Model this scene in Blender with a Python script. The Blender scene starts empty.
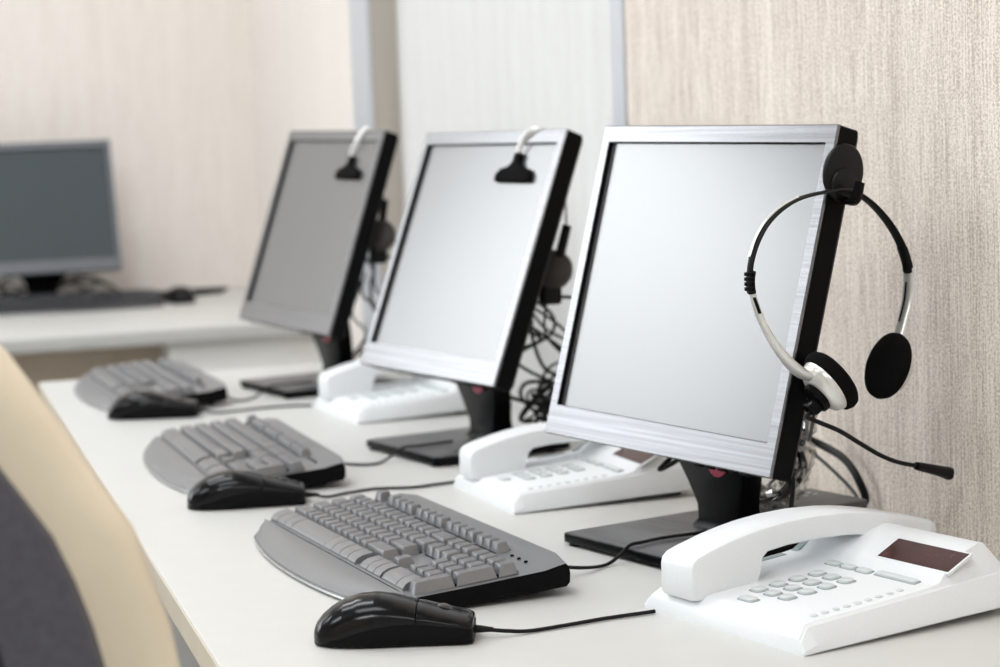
import bpy, bmesh, math, random
from mathutils import Vector, Matrix
random.seed(7)
SC = bpy.context.scene
COL = SC.collection
PI = math.pi
ZD = 0.74                                   # height of the desk tops


# ---------------------------------------------------------------- materials
def new_mat(name):
    m = bpy.data.materials.new(name)
    m.use_nodes = True
    nt = m.node_tree
    return m, nt, nt.nodes['Principled BSDF']


def mat(name, col, rough=0.5, metal=0.0, ior=1.5, grain=0.0, scale=(200, 200, 200), bump=0.0, bump_scale=None,
        coat=0.0, sheen=0.0, spec=0.5):
    """Principled material; grain = strength of a procedural colour variation, bump = height of a procedural relief."""
    m, nt, b = new_mat(name)
    b.inputs['Base Color'].default_value = (*col, 1)
    b.inputs['Roughness'].default_value = rough
    b.inputs['Metallic'].default_value = metal
    b.inputs['IOR'].default_value = ior
    b.inputs['Coat Weight'].default_value = coat
    b.inputs['Specular IOR Level'].default_value = spec
    b.inputs['Sheen Weight'].default_value = sheen
    tc = nt.nodes.new('ShaderNodeTexCoord')

    def noise(sc, detail=3):
        mp = nt.nodes.new('ShaderNodeMapping')
        mp.inputs['Scale'].default_value = sc
        nt.links.new(tc.outputs['Object'], mp.inputs['Vector'])
        n = nt.nodes.new('ShaderNodeTexNoise')
        n.inputs['Scale'].default_value = 1.0
        n.inputs['Detail'].default_value = detail
        nt.links.new(mp.outputs['Vector'], n.inputs['Vector'])
        return n
    if grain:
        n = noise(scale)
        r = nt.nodes.new('ShaderNodeValToRGB')
        r.color_ramp.elements[0].position = 0.3
        r.color_ramp.elements[1].position = 0.7
        r.color_ramp.elements[0].color = (*[max(0, c * (1 - grain)) for c in col], 1)
        r.color_ramp.elements[1].color = (*[min(1, c * (1 + grain)) for c in col], 1)
        nt.links.new(n.outputs['Fac'], r.inputs['Fac'])
        nt.links.new(r.outputs['Color'], b.inputs['Base Color'])
    if bump:
        n = noise(bump_scale or scale)
        bp = nt.nodes.new('ShaderNodeBump')
        bp.inputs['Strength'].default_value = 1.0
        bp.inputs['Distance'].default_value = bump
        nt.links.new(n.outputs['Fac'], bp.inputs['Height'])
        nt.links.new(bp.outputs['Normal'], b.inputs['Normal'])
    return m


def fabric_wall(name, light, dark, strength=1.0):
    """Woven panel cloth: fine vertical threads with short stitches, drawn in object space."""
    m, nt, b = new_mat(name)
    tc = nt.nodes.new('ShaderNodeTexCoord')

    def tex(sc, detail=2, rough=0.5):
        mp = nt.nodes.new('ShaderNodeMapping')
        mp.inputs['Scale'].default_value = sc
        nt.links.new(tc.outputs['Object'], mp.inputs['Vector'])
        n = nt.nodes.new('ShaderNodeTexNoise')
        n.inputs['Scale'].default_value = 1.0
        n.inputs['Detail'].default_value = detail
        n.inputs['Roughness'].default_value = rough
        nt.links.new(mp.outputs['Vector'], n.inputs['Vector'])
        return n
    threads = tex((420, 420, 14))
    stitch = tex((330, 330, 420), 1)
    bands = tex((26, 26, 0.7), 2)

    def math_node(op, a, bb):
        n = nt.nodes.new('ShaderNodeMath')
        n.operation = op
        for i, x in enumerate((a, bb)):
            if isinstance(x, (int, float)):
                n.inputs[i].default_value = x
            else:
                nt.links.new(x, n.inputs[i])
        return n.outputs[0]
    s = math_node('ADD', math_node('MULTIPLY', threads.outputs['Fac'], 0.40),
                  math_node('ADD', math_node('MULTIPLY', stitch.outputs['Fac'], 0.42),
                            math_node('MULTIPLY', bands.outputs['Fac'], 0.18)))
    r = nt.nodes.new('ShaderNodeValToRGB')
    r.color_ramp.elements[0].position = 0.39
    r.color_ramp.elements[1].position = 0.585
    r.color_ramp.elements[0].color = (*dark, 1)
    r.color_ramp.elements[1].color = (*light, 1)
    nt.links.new(s, r.inputs['Fac'])
    nt.links.new(r.outputs['Color'], b.inputs['Base Color'])
    b.inputs['Roughness'].default_value = 0.9
    b.inputs['Sheen Weight'].default_value = 0.15
    bp = nt.nodes.new('ShaderNodeBump')
    bp.inputs['Strength'].default_value = 0.5 * strength
    bp.inputs['Distance'].default_value = 0.001
    nt.links.new(s, bp.inputs['Height'])
    nt.links.new(bp.outputs['Normal'], b.inputs['Normal'])
    return m


def clear_film(name, tint, amount):
    m, nt, b = new_mat(name)
    out = nt.nodes['Material Output']
    tr = nt.nodes.new('ShaderNodeBsdfTransparent')
    tr.inputs['Color'].default_value = (*tint, 1)
    gl = nt.nodes.new('ShaderNodeBsdfGlossy')
    gl.inputs['Roughness'].default_value = 0.12
    mx = nt.nodes.new('ShaderNodeMixShader')
    mx.inputs[0].default_value = amount
    nt.links.new(tr.outputs[0], mx.inputs[1])
    nt.links.new(gl.outputs[0], mx.inputs[2])
    nt.links.new(mx.outputs[0], out.inputs['Surface'])
    return m


M = dict(
    silver=mat('brushed silver plastic', (0.20, 0.20, 0.207), 0.24, 0.85, ior=1.6, grain=0.16, scale=(5, 400, 400)),
    black=mat('black plastic', (0.003, 0.003, 0.0035), 0.42, spec=0.07, grain=0.25, scale=(600, 600, 600)),
    gloss_black=mat('glossy black plastic', (0.003, 0.003, 0.0035), 0.22, spec=0.08),
    matte_black=mat('soft black plastic', (0.004, 0.0038, 0.004), 0.5, spec=0.2, bump=0.0002, bump_scale=(900, 900, 900)),
    screen=mat('matte screen', (0.095, 0.095, 0.098), 0.22, ior=2.0),
    dark_screen=mat('dark matte screen', (0.055, 0.07, 0.08), 0.3, ior=1.5),
    base_top=mat('brushed dark metal', (0.10, 0.10, 0.105), 0.38, 0.2, grain=0.35, scale=(6, 260, 260)),
    hook=mat('satin black hook plastic', (0.006, 0.006, 0.0065), 0.34, spec=0.22),
    pink=mat('pink sticker', (0.55, 0.03, 0.10), 0.4, grain=0.2, scale=(300, 300, 300)),
    deck=mat('graphite keyboard plastic', (0.135, 0.140, 0.152), 0.36, ior=2.0, grain=0.08, scale=(700, 700, 700)),
    key=mat('graphite key plastic', (0.105, 0.109, 0.120), 0.33, ior=2.4, grain=0.08, scale=(700, 700, 700)),
    palm=mat('smooth grey palm rest plastic', (0.14, 0.145, 0.155), 0.36, ior=2.0, grain=0.06, scale=(700, 700, 700)),
    chrome_trim=mat('silver edge trim', (0.45, 0.45, 0.45), 0.25, 0.6, grain=0.05, scale=(60, 60, 60)),
    mouse_top=mat('satin black mouse shell', (0.003, 0.003, 0.004), 0.18, spec=0.24),
    mouse_side=mat('dull black mouse side', (0.004, 0.004, 0.0045), 0.42, spec=0.10, grain=0.2, scale=(800, 800, 800)),
    wheel=mat('grey rubber wheel', (0.07, 0.07, 0.07), 0.5, grain=0.2, scale=(500, 500, 500)),
    cord=mat('black cord rubber', (0.006, 0.006, 0.006), 0.45, spec=0.2, grain=0.2, scale=(500, 500, 500)),
    grey_cord=mat('dark grey cord rubber', (0.05, 0.05, 0.052), 0.4, grain=0.2, scale=(500, 500, 500)),
    phone=mat('white phone plastic', (0.80, 0.825, 0.845), 0.38, grain=0.015, scale=(500, 500, 500)),
    phone_key=mat('pale grey phone key', (0.62, 0.66, 0.66), 0.4, grain=0.03, scale=(400, 400, 400)),
    phone_gap_and_strip=mat('grey green gap shade and label strip', (0.30, 0.35, 0.345), 0.5, grain=0.05, scale=(400, 400, 400)),
    phone_lcd=mat('dark red brown display', (0.055, 0.018, 0.016), 0.16, grain=0.3, scale=(60, 60, 60)),
    phone_foot=mat('dark phone underside', (0.03, 0.03, 0.03), 0.6, grain=0.2, scale=(300, 300, 300)),
    band_silver=mat('champagne silver metal', (0.72, 0.71, 0.67), 0.28, 0.5, grain=0.05, scale=(80, 80, 80)),
    band_white=mat('pale steel band', (0.78, 0.77, 0.75), 0.3, 0.4, grain=0.04, scale=(80, 80, 80)),
    foam=mat('black foam', (0.004, 0.0035, 0.0035), 0.95, spec=0.1, bump=0.0006, bump_scale=(900, 900, 900)),
    brown_foam=mat('dark brown leatherette', (0.035, 0.028, 0.025), 0.55, bump=0.0004, bump_scale=(600, 600, 600)),
    film=clear_film('clear plastic film', (0.93, 0.92, 0.90), 0.32),
    glass=clear_film('window glass', (0.97, 0.98, 0.98), 0.04),
    desk=mat('cream laminate', (0.605, 0.602, 0.580), 0.42, grain=0.012, scale=(30, 30, 30)),
    edge=mat('beige laminate edge', (0.62, 0.56, 0.46), 0.5, grain=0.03, scale=(20, 20, 20)),
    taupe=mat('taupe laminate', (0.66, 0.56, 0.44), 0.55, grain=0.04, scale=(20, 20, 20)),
    white_lam=mat('white laminate', (0.88, 0.87, 0.84), 0.45, grain=0.012, scale=(20, 20, 20)),
    leather=mat('cream leather', (0.87, 0.765, 0.585), 0.30, grain=0.05, scale=(14, 14, 14), bump=0.00035, bump_scale=(420, 420, 420)),
    chair_cloth=mat('slate grey leatherette', (0.115, 0.112, 0.13), 0.48, grain=0.12, scale=(160, 160, 160), bump=0.0003, bump_scale=(700, 700, 700)),
    chair_shell=mat('dark grey chair shell', (0.035, 0.032, 0.036), 0.3, grain=0.25, scale=(50, 50, 50)),
    alu=mat('anodised aluminium', (0.66, 0.70, 0.76), 0.34, 0.55, grain=0.03, scale=(60, 60, 3)),
    cloth_right=fabric_wall('beige woven wall panel', (0.97, 0.875, 0.785), (0.50, 0.415, 0.345)),
    cloth_white=fabric_wall('off white woven wall panel', (0.80, 0.80, 0.79), (0.68, 0.675, 0.66), 0.5),
    cloth_far=fabric_wall('cream woven wall panel', (0.92, 0.865, 0.815), (0.82, 0.755, 0.70), 0.5),
    post=mat('shade toned beige', (0.50, 0.455, 0.40), 0.7, grain=0.03, scale=(40, 40, 4)),
    plaster=mat('white plaster', (0.82, 0.81, 0.79), 0.85, grain=0.02, scale=(8, 8, 8)),
    carpet=mat('grey carpet', (0.22, 0.21, 0.20), 0.95, grain=0.25, scale=(300, 300, 300)),
    frame_white=mat('white window frame', (0.8, 0.8, 0.8), 0.4, grain=0.01, scale=(20, 20, 20)),
)


# ---------------------------------------------------------------- geometry helpers
def link(name, bm, m, parent=None, smooth=True, angle=35):
    """Finish a bmesh as ONE mesh object; m is a material or a list of materials."""
    bmesh.ops.recalc_face_normals(bm, faces=bm.faces)
    if smooth:
        for f in bm.faces:
            f.smooth = True
        ca = math.radians(angle)
        for e in bm.edges:
            if len(e.link_faces) != 2 or e.calc_face_angle(0) > ca:
                e.smooth = False
    me = bpy.data.meshes.new(name)
    bm.to_mesh(me)
    bm.free()
    for x in (m if isinstance(m, (list, tuple)) else [m]):
        me.materials.append(x)
    o = bpy.data.objects.new(name, me)
    COL.objects.link(o)
    if parent is not None:
        o.parent = parent
    return o


def root(name, loc, rz, label, cat, group=None):
    o = bpy.data.objects.new(name, None)
    o.empty_display_size = 0.05
    COL.objects.link(o)
    o.location = loc
    o.rotation_euler = (0, 0, rz)
    return tag(o, label, cat, group)


def tag(o, label, cat, group=None):
    o['label'] = label
    o['category'] = cat
    if group:
        o['group'] = group
    return o


def structure(o):
    o['kind'] = 'structure'
    return o


def dup_tree(src, loc, rz, label, group=None, scale=1.0):
    r = src.copy()
    COL.objects.link(r)
    r.location = loc
    r.rotation_euler = (0, 0, rz)
    r.scale = (scale,) * 3
    r['label'] = label
    if group:
        r['group'] = group
    for ch in list(src.children):
        if ch.get('no_copy'):
            continue
        c = ch.copy()
        COL.objects.link(c)
        c.parent = r
        for g in list(ch.children):
            d = g.copy()
            COL.objects.link(d)
            d.parent = c
    return r


def box(bm, lo, hi, bev=0.0, seg=2, mx=None):
    lo, hi = Vector(lo), Vector(hi)
    c, s = (lo + hi) / 2, hi - lo
    r = bmesh.ops.create_cube(bm, size=1.0, matrix=Matrix.Translation(c) @ Matrix.Diagonal((s.x, s.y, s.z, 1)))
    vs = r['verts']
    if bev:
        es = list({e for v in vs for e in v.link_edges})
        rr = bmesh.ops.bevel(bm, geom=es, offset=bev, segments=seg, affect='EDGES', profile=0.5, clamp_overlap=True)
        vs = list({v for f in rr['faces'] for v in f.verts} | {v for v in vs if v.is_valid})
    if mx is not None:
        bmesh.ops.transform(bm, matrix=mx, verts=[v for v in vs if v.is_valid])
    return vs


def loft(bm, rings, cap=True, close=True):
    """Bridge rings of equal vertex count into a skin."""
    R = [[bm.verts.new(p) for p in r] for r in rings]
    n = len(R[0])
    for a, b in zip(R, R[1:]):
        for i in range(n if close else n - 1):
            j = (i + 1) % n
            bm.faces.new((a[i], a[j], b[j], b[i]))
    if cap:
        bm.faces.new(R[0][::-1])
        bm.faces.new(R[-1])
    return R


def spline(pts, n=8):
    """Catmull-Rom through the points."""
    P = [Vector(p) for p in pts]
    if len(P) < 3:
        return P
    P = [P[0] * 2 - P[1]] + P + [P[-1] * 2 - P[-2]]
    out = []
    for i in range(1, len(P) - 2):
        a, b, c, d = P[i - 1:i + 3]
        for k in range(n):
            t = k / n
            out.append(0.5 * ((2 * b) + (c - a) * t + (2 * a - 5 * b + 4 * c - d) * t * t + (3 * b - a - 3 * c + d) * t ** 3))
    out.append(P[-2])
    return out


def tube(bm, pts, r, seg=10, n=8, flat=None, r2=None):
    """Round tube along a smooth path; flat = fixed direction that keeps half-width r2 (a flat band). r may be a list of radii."""
    P = spline(pts, n) if n else [Vector(p) for p in pts]
    N = len(P)
    rings = []
    prev = None
    for i, p in enumerate(P):
        t = (P[min(i + 1, N - 1)] - P[max(i - 1, 0)]).normalized()
        if flat is not None:
            u = Vector(flat)
            u = (u - t * u.dot(t)).normalized()
        else:
            u = (prev - t * prev.dot(t)) if prev is not None else t.orthogonal()
            u = u.normalized()
        prev = u
        w = t.cross(u)
        if isinstance(r, (list, tuple)):
            f = i / (N - 1) * (len(r) - 1)
            k = min(int(f), len(r) - 2)
            rr = r[k] + (r[k + 1] - r[k]) * (f - k)
        else:
            rr = r
        if isinstance(r2, (list, tuple)):
            f = i / (N - 1) * (len(r2) - 1)
            k = min(int(f), len(r2) - 2)
            ru = r2[k] + (r2[k + 1] - r2[k]) * (f - k)
        else:
            ru = r2 if r2 else rr
        rings.append([p + u * (math.cos(2 * PI * j / seg) * ru) + w * (math.sin(2 * PI * j / seg) * rr) for j in range(seg)])
    loft(bm, rings)


def lathe(bm, prof, axis_mx, seg=40, sx=1.0, sy=1.0):
    """Revolve (radius, height) pairs around local Z, then place with axis_mx; sx, sy make it oval."""
    rings = []
    for rad, h in prof:
        rings.append([axis_mx @ Vector((math.cos(2 * PI * j / seg) * rad * sx, math.sin(2 * PI * j / seg) * rad * sy, h)) for j in range(seg)])
    loft(bm, rings)


def frame_mx(origin, z, x_hint=(0, 0, 1)):
    z = Vector(z).normalized()
    x = Vector(x_hint)
    x = (x - z * x.dot(z)).normalized()
    y = z.cross(x)
    m = Matrix((x, y, z)).transposed().to_4x4()
    m.translation = Vector(origin)
    return m


def rrect(w, h, r, n=5, cx=0.0, cy=0.0):
    pts = []
    for sx, sy, a0 in ((1, 1, 0), (-1, 1, 90), (-1, -1, 180), (1, -1, 270)):
        for k in range(n + 1):
            a = math.radians(a0 + 90 * k / n)
            pts.append((cx + sx * (w / 2 - r) + r * math.cos(a), cy + sy * (h / 2 - r) + r * math.sin(a)))
    return pts


def prism(bm, poly, z0, z1, bev=0.0, mx=None, shrink=0.0):
    """Extrude a convex outline; bev softens the top edge, shrink tapers the top."""
    cx = sum(p[0] for p in poly) / len(poly)
    cy = sum(p[1] for p in poly) / len(poly)

    def ring(d, z):
        out = []
        for x, y in poly:
            v = Vector((x - cx, y - cy))
            L = v.length
            v = v * ((L - d) / L) if L > 0 else v
            out.append(Vector((cx + v.x, cy + v.y, z)))
        return out
    if bev:
        rings = [ring(0, z0), ring(shrink, z1 - bev), ring(shrink + bev * 0.3, z1 - bev * 0.3), ring(shrink + bev, z1)]
    else:
        rings = [ring(0, z0), ring(shrink, z1)]
    if mx is not None:
        rings = [[mx @ p for p in r] for r in rings]
    loft(bm, rings)


# ---------------------------------------------------------------- the room
XW, XP, YF, YE = 0.955, 0.905, 5.42, 4.05      # wall plane, proud far section, far wall, panel end
XL, YB, ZC = -5.0, -2.6, 3.2


def slab(name, lo, hi, m):
    bm = bmesh.new()
    box(bm, lo, hi)
    return structure(link(name, bm, m, smooth=False))


slab('floor', (XL - .1, YB - .1, -0.1), (XW + .1, YF + .1, 0), M['carpet'])
slab('ceiling', (XL - .1, YB - .1, ZC), (XW + .1, YF + .1, ZC + .1), M['plaster'])
slab('wall_back', (XL - .1, YB - .1, 0), (XW + .1, YB, ZC), M['plaster'])
slab('wall_left', (XL - .1, YB, 0), (XL, YF, ZC), M['plaster'])
YT = 2.757                                      # joint between the two near wall panels
slab('wall_right', (XW, YB, 0), (XW + .1, YT, ZC), M['cloth_right'])
slab('wall_right_middle', (XW, YT, 0), (XW + .1, YE, ZC), M['cloth_white'])
slab('wall_right_far', (XP, YE + .0, 0), (XW + .1, YF, ZC), [M['cloth_far']])
# far wall, with an opening for the window
WX0, WX1, WZ0, WZ1 = -4.85, -1.36, 0.98, 3.12
bm = bmesh.new()
for lo, hi in (((XL - .1, YF, 0), (XW + .1, YF + .1, WZ0)), ((XL - .1, YF, WZ1), (XW + .1, YF + .1, ZC)),
               ((XL - .1, YF, WZ0), (WX0, YF + .1, WZ1)), ((WX1, YF, WZ0), (XW + .1, YF + .1, WZ1))):
    box(bm, lo, hi)
structure(link('wall_far', bm, M['cloth_far'], smooth=False))
bm = bmesh.new()
for lo, hi in (((WX0, YF - .01, WZ0), (WX0 + .05, YF + .07, WZ1)), ((WX1 - .05, YF - .01, WZ0), (WX1, YF + .07, WZ1)),
               ((WX0, YF - .01, WZ1 - .05), (WX1, YF + .07, WZ1)), ((WX0, YF - .04, WZ0), (WX1, YF + .07, WZ0 + .05)),
               ((-3.01, YF + .01, WZ0), (-2.97, YF + .05, WZ1))):
    box(bm, lo, hi, 0.004)
win = structure(link('window_1', bm, M['frame_white'], smooth=False))
bm = bmesh.new()
box(bm, (WX0 + .04, YF + .025, WZ0 + .04), (WX1 - .04, YF + .031, WZ1 - .04))
link('window_pane', bm, M['glass'], win, smooth=False)
# aluminium joints of the wall panels
bm = bmesh.new()
box(bm, (XW - .006, YT - .022, 0), (XW + .002, YT + .022, ZC), 0.002)
structure(link('trim_1', bm, M['alu'], smooth=False))
bm = bmesh.new()
box(bm, (XP - .007, YE + .004, 0), (XP + .004, YE + .155, ZC), 0.002)
structure(link('trim_2', bm, M['alu'], smooth=False))
bm = bmesh.new()
box(bm, (XP, YE - .004, 0), (XW, YE + .003, ZC), 0.001)  # end face of the proud section, its shade put into the darker beige
structure(link('trim_3', bm, M['post'], smooth=False))
for nm, lo, hi in (('baseboard_right', (XW - .012, YB, 0), (XW, YE - .004, .08)),
                   ('baseboard_far', (XL, YF - .012, 0), (XP, YF, .08))):
    bm = bmesh.new()
    box(bm, lo, hi, 0.003)
    structure(link(nm, bm, M['post'], smooth=False))


# ---------------------------------------------------------------- desks
def desk_top(bm, x0, x1, y0, y1, t):
    box(bm, (x0, y0, ZD - t), (x1, y1, ZD), 0.0025, 3)


DX0, DX1, DY0, DY1 = 0.227, XW - 0.002, 0.25, 3.655
d = root('desk', (0.59, 1.95, 0), 0, 'long cream laminate desk along the right wall carrying three monitors', 'desk')


def child_world(name, bm, m, par, **k):
    """Geometry given in world coordinates, parented to an Empty that may be moved and turned."""
    mi = (Matrix.Translation(par.location) @ par.rotation_euler.to_matrix().to_4x4()).inverted()
    bmesh.ops.transform(bm, matrix=mi, verts=bm.verts)
    return link(name, bm, m, par, **k)


bm = bmesh.new()
desk_top(bm, DX0 + .0015, DX1, DY0, DY1, 0.026)
child_world('desktop', bm, M['desk'], d)
bm = bmesh.new()
box(bm, (DX0, DY0, ZD - .0255), (DX0 + .0015, DY1, ZD - .0008), 0.0004, 1)
o = child_world('edge_band', bm, M['edge'], d)
o['label'] = 'beige edge band along the front of the desktop'
for y in (0.45, 1.93, 3.5):
    bm = bmesh.new()
    box(bm, (DX0 + .12, y - .012, 0.02), (DX1 - .03, y + .012, ZD - .026), 0.002)
    o = child_world('side_panel', bm, M['black'] if y == 1.93 else M['white_lam'], d)
    if y == 1.93:
        o['label'] = 'black middle support below the desktop'
bm = bmesh.new()
box(bm, (DX1 - .06, DY0 + .2, 0.35), (DX1 - .042, DY1 - .15, ZD - .026), 0.002)
child_world('modesty_panel', bm, M['white_lam'], d)

FY0 = 4.45
fd = root('desk', (-0.3, 4.95, 0), 0, 'cream desk against the far wall with the dark monitor on it', 'desk')
bm = bmesh.new()
box(bm, (-1.5, FY0, ZD - .034), (XP - .004, YF - .004, ZD), 0.006, 3)
child_world('desktop', bm, M['desk'], fd)
bm = bmesh.new()
box(bm, (0.545, FY0 + .03, 0.03), (XP - .02, YF - .05, ZD - .034), 0.003)
child_world('pedestal', bm, M['white_lam'], fd)
bm = bmesh.new()
box(bm, (-1.46, FY0 + .30, 0.03), (-1.43, YF - .05, ZD - .034), 0.002)
child_world('side_panel', bm, M['white_lam'], fd)
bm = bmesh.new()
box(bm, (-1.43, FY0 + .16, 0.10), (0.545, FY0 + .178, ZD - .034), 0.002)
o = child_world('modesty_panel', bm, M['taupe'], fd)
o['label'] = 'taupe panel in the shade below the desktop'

# ---------------------------------------------------------------- monitors
W, H, D = 0.355, 0.317, 0.028
BX, BT, BB = 0.0125, 0.0165, 0.030              # bezel widths: sides, top, bottom


def make_monitor(zb, tilt, roll, label, hook=True, screen_mat=None, group='desk monitors'):
    r = root('monitor', (0, 0, 0), 0, label, 'monitor', group)
    # panel frame: x right, y into the panel, z up the panel; origin at the middle of the lower front edge
    P = Matrix.Translation((0, 0, zb)) @ Matrix.Rotation(-tilt, 4, 'X') @ Matrix.Rotation(-roll, 4, 'Y')

    def put(bm):
        bmesh.ops.transform(bm, matrix=P, verts=bm.verts)
        return bm
    # silver front frame, a ring with an opening
    bm = bmesh.new()
    def ring(x0, x1, z0, z1, y):
        return [Vector((x0, y, z0)), Vector((x1, y, z0)), Vector((x1, y, z1)), Vector((x0, y, z1))]
    e = 0.0012
    rings = [ring(-W / 2, W / 2, 0, H, 0.0026), ring(-W / 2, W / 2, 0, H, e), ring(-W / 2 + e, W / 2 - e, e, H - e, 0),
             ring(-W / 2 + BX, W / 2 - BX, BB, H - BT, 0), ring(-W / 2 + BX, W / 2 - BX, BB, H - BT, 0.0012)]
    loft(bm, rings, cap=False)
    link('bezel', put(bm), M['silver'], r, angle=20)
    # black walls of the recess down to the screen
    bm = bmesh.new()
    loft(bm, [ring(-W / 2 + BX, W / 2 - BX, BB, H - BT, 0.0012), ring(-W / 2 + BX + .0008, W / 2 - BX - .0008, BB + .0008, H - BT - .0008, 0.0058)], cap=False)
    link('screen_surround', put(bm), M['black'], r, smooth=False)
    bm = bmesh.new()
    box(bm, (-W / 2 + BX, 0.0054, BB), (W / 2 - BX, 0.0080, H - BT))
    link('screen', put(bm), screen_mat or M['screen'], r, smooth=False)
    # black housing with a raised back
    bm = bmesh.new()
    y1 = D
    rr = lambda w, h, rad, y: [Vector((x, y, z + H / 2)) for x, z in rrect(w, h, rad)]
    loft(bm, [rr(W - .018, H - .018, .002, 0.0102), rr(W - .018, H - .018, .002, 0.0030), rr(W - .0004, H - .0004, .002, 0.0030), rr(W, H, .003, 0.0045), rr(W, H, .004, y1 - .004), rr(W - .006, H - .006, .006, y1),
              rr(W - .12, H - .11, .02, y1 + .001), rr(W - .16, H - .15, .03, y1 + .026), rr(W - .18, H - .17, .03, y1 + .030)])
    link('housing', put(bm), M['black'], r, angle=30)
    # row of buttons on the lower edge
    for k in range(5):
        bm = bmesh.new()
        box(bm, (0.060 + k * .017, 0.0075, -0.0022), (0.070 + k * .017, 0.0125, 0.0008), 0.0008)
        link('button', put(bm), M['black'], r)
    # flat foot with a dark brushed top
    bm = bmesh.new()
    poly = rrect(0.196, 0.190, 0.008, 4, 0, 0.058)
    prism(bm, poly, 0.0035, 0.0115, 0.001)
    b = link('base', bm, M['gloss_black'], r)
    bm = bmesh.new()
    prism(bm, rrect(0.191, 0.185, 0.007, 4, 0, 0.058), 0.0113, 0.0122, 0.0003)
    o = link('base_plate', bm, M['base_top'], b)
    o['label'] = 'dark brushed metal top of the foot'
    for sx in (-1, 1):
        for y in (-.03, .13):
            bm = bmesh.new()
            lathe(bm, [(.006, 0), (.0065, .001), (.0065, .004)], Matrix.Translation((sx * .083, y, 0)), 16)
            link('rubber_foot', bm, M['matte_black'], b)
    # neck: a wide black bracket narrowing towards the foot
    bm = bmesh.new()
    def nr(w, t, y, z):
        return [Vector((x, y + q, z)) for x, q in rrect(w, t, 0.004, 3)]
    loft(bm, [nr(.085, .040, .098, .011), nr(.066, .030, .095, .020), nr(.068, .026, .093, .034), nr(.088, .024, .089, .056),
              nr(.112, .024, .082, zb - .012), nr(.118, .022, .078 if zb < .5 else .07, zb + .012), nr(.115, .02, .074, zb + .10)])
    nk = link('neck', bm, M['gloss_black'], r, angle=40)
    bm = bmesh.new()
    box(bm, (-.045, D + .01, .09), (.045, .085, .15), 0.006)
    link('hinge', put(bm), M['black'], r)
    bm = bmesh.new()
    lathe(bm, [(.0004, 0), (.0125, 0), (.0128, .0006), (.0123, .0012), (.0004, .0012)], frame_mx((.016, .0695, zb - .016), (0, -1, 0.12)), 28, 1.0, 1.15)
    if hook is not None:
        o = link('sticker', bm, M['pink'], nk)
        o['label'] = 'round pink sticker'
    else:
        bm.free()
    if hook:
        # headset hook stuck on the right edge: oval disc, round boss and an upturned arm
        bm = bmesh.new()
        c = frame_mx((W / 2, 0.0140, 0.2765), (1, 0, 0))
        lathe(bm, [(.002, 0), (.98, 0), (1, .0012 * 1), (.985, .0032), (.95, .0042), (.90, .0046), (.002, .0046)] if False else
              [(.0005, 0), (.0255, 0), (.0260, .0012), (.0257, .0034), (.0248, .0044), (.0235, .0048), (.0005, .0048)], c, 44, 1.0, .86)
        hk = link('headset_hook', put(bm), M['hook'], r)
        hk['label'] = 'black oval stick-on hook on the side edge'
        bm = bmesh.new()
        lathe(bm, [(.0005, .004), (.0145, .004), (.0148, .0062), (.0138, .0078), (.012, .0084), (.0005, .0084)], frame_mx((W / 2, 0.0145, 0.2655), (1, 0, 0)), 36)
        link('hook_boss', put(bm), M['hook'], hk)
        bm = bmesh.new()
        tube(bm, [(W / 2 + .006, 0.0145, .256), (W / 2 + .010, .0145, .2515), (W / 2 + .017, .0145, .2495), (W / 2 + .0235, .0145, .2525),
                  (W / 2 + .0255, .0145, .260), (W / 2 + .0258, .0145, .2685)], 0.0019, 12, 6, flat=(0, 1, 0), r2=[.0085, .0085, .008, .0065, .006, .0055])
        link('hook_arm', put(bm), M['gloss_black'], hk)
    return r, P


def place(r, x, y, yaw):
    r.location = (x, y, ZD)
    r.rotation_euler = (0, 0, yaw)


MON = [((.6764, 1.9079), .0961, -1.2787, .2725, -.0089), ((.6264, 2.5922), .1006, -1.3331, .3653, .0063), ((.5784, 3.3095), .1007, -1.3455, .3383, -.0059)]
MLAB = ['nearest silver framed monitor with a headset hanging from its right edge',
        'middle silver framed monitor of the row with a pale grey blank screen',
        'farthest silver framed monitor of the row with a brownish grey screen']
PM = []
for (xy, zb, yaw, tilt, roll), lab in zip(MON, MLAB):
    r, P = make_monitor(zb, tilt, roll, lab, hook=(lab is MLAB[0]), group='silver framed monitors on the long desk')
    place(r, xy[0], xy[1], yaw)
    PM.append(Matrix.Translation((xy[0], xy[1], ZD)) @ Matrix.Rotation(yaw, 4, 'Z') @ P)
r, P = make_monitor(.078, .26, 0.0, 'dark switched off monitor on the desk by the far wall', hook=None, screen_mat=M['dark_screen'], group='desk monitors at the back')
place(r, 0.357, 5.185, 0.06)
for ch in r.children:
    if ch.name.startswith('bezel'):
        ch.data.materials[0] = mat('slate grey bezel plastic', (0.16, 0.17, 0.19), 0.4, grain=0.05, scale=(60, 60, 60))
del r['group']

# ---------------------------------------------------------------- keyboards (x towards the wall, y to the left of the user)
KL = 0.414
U = 0.0179
UX = 0.0196


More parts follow.
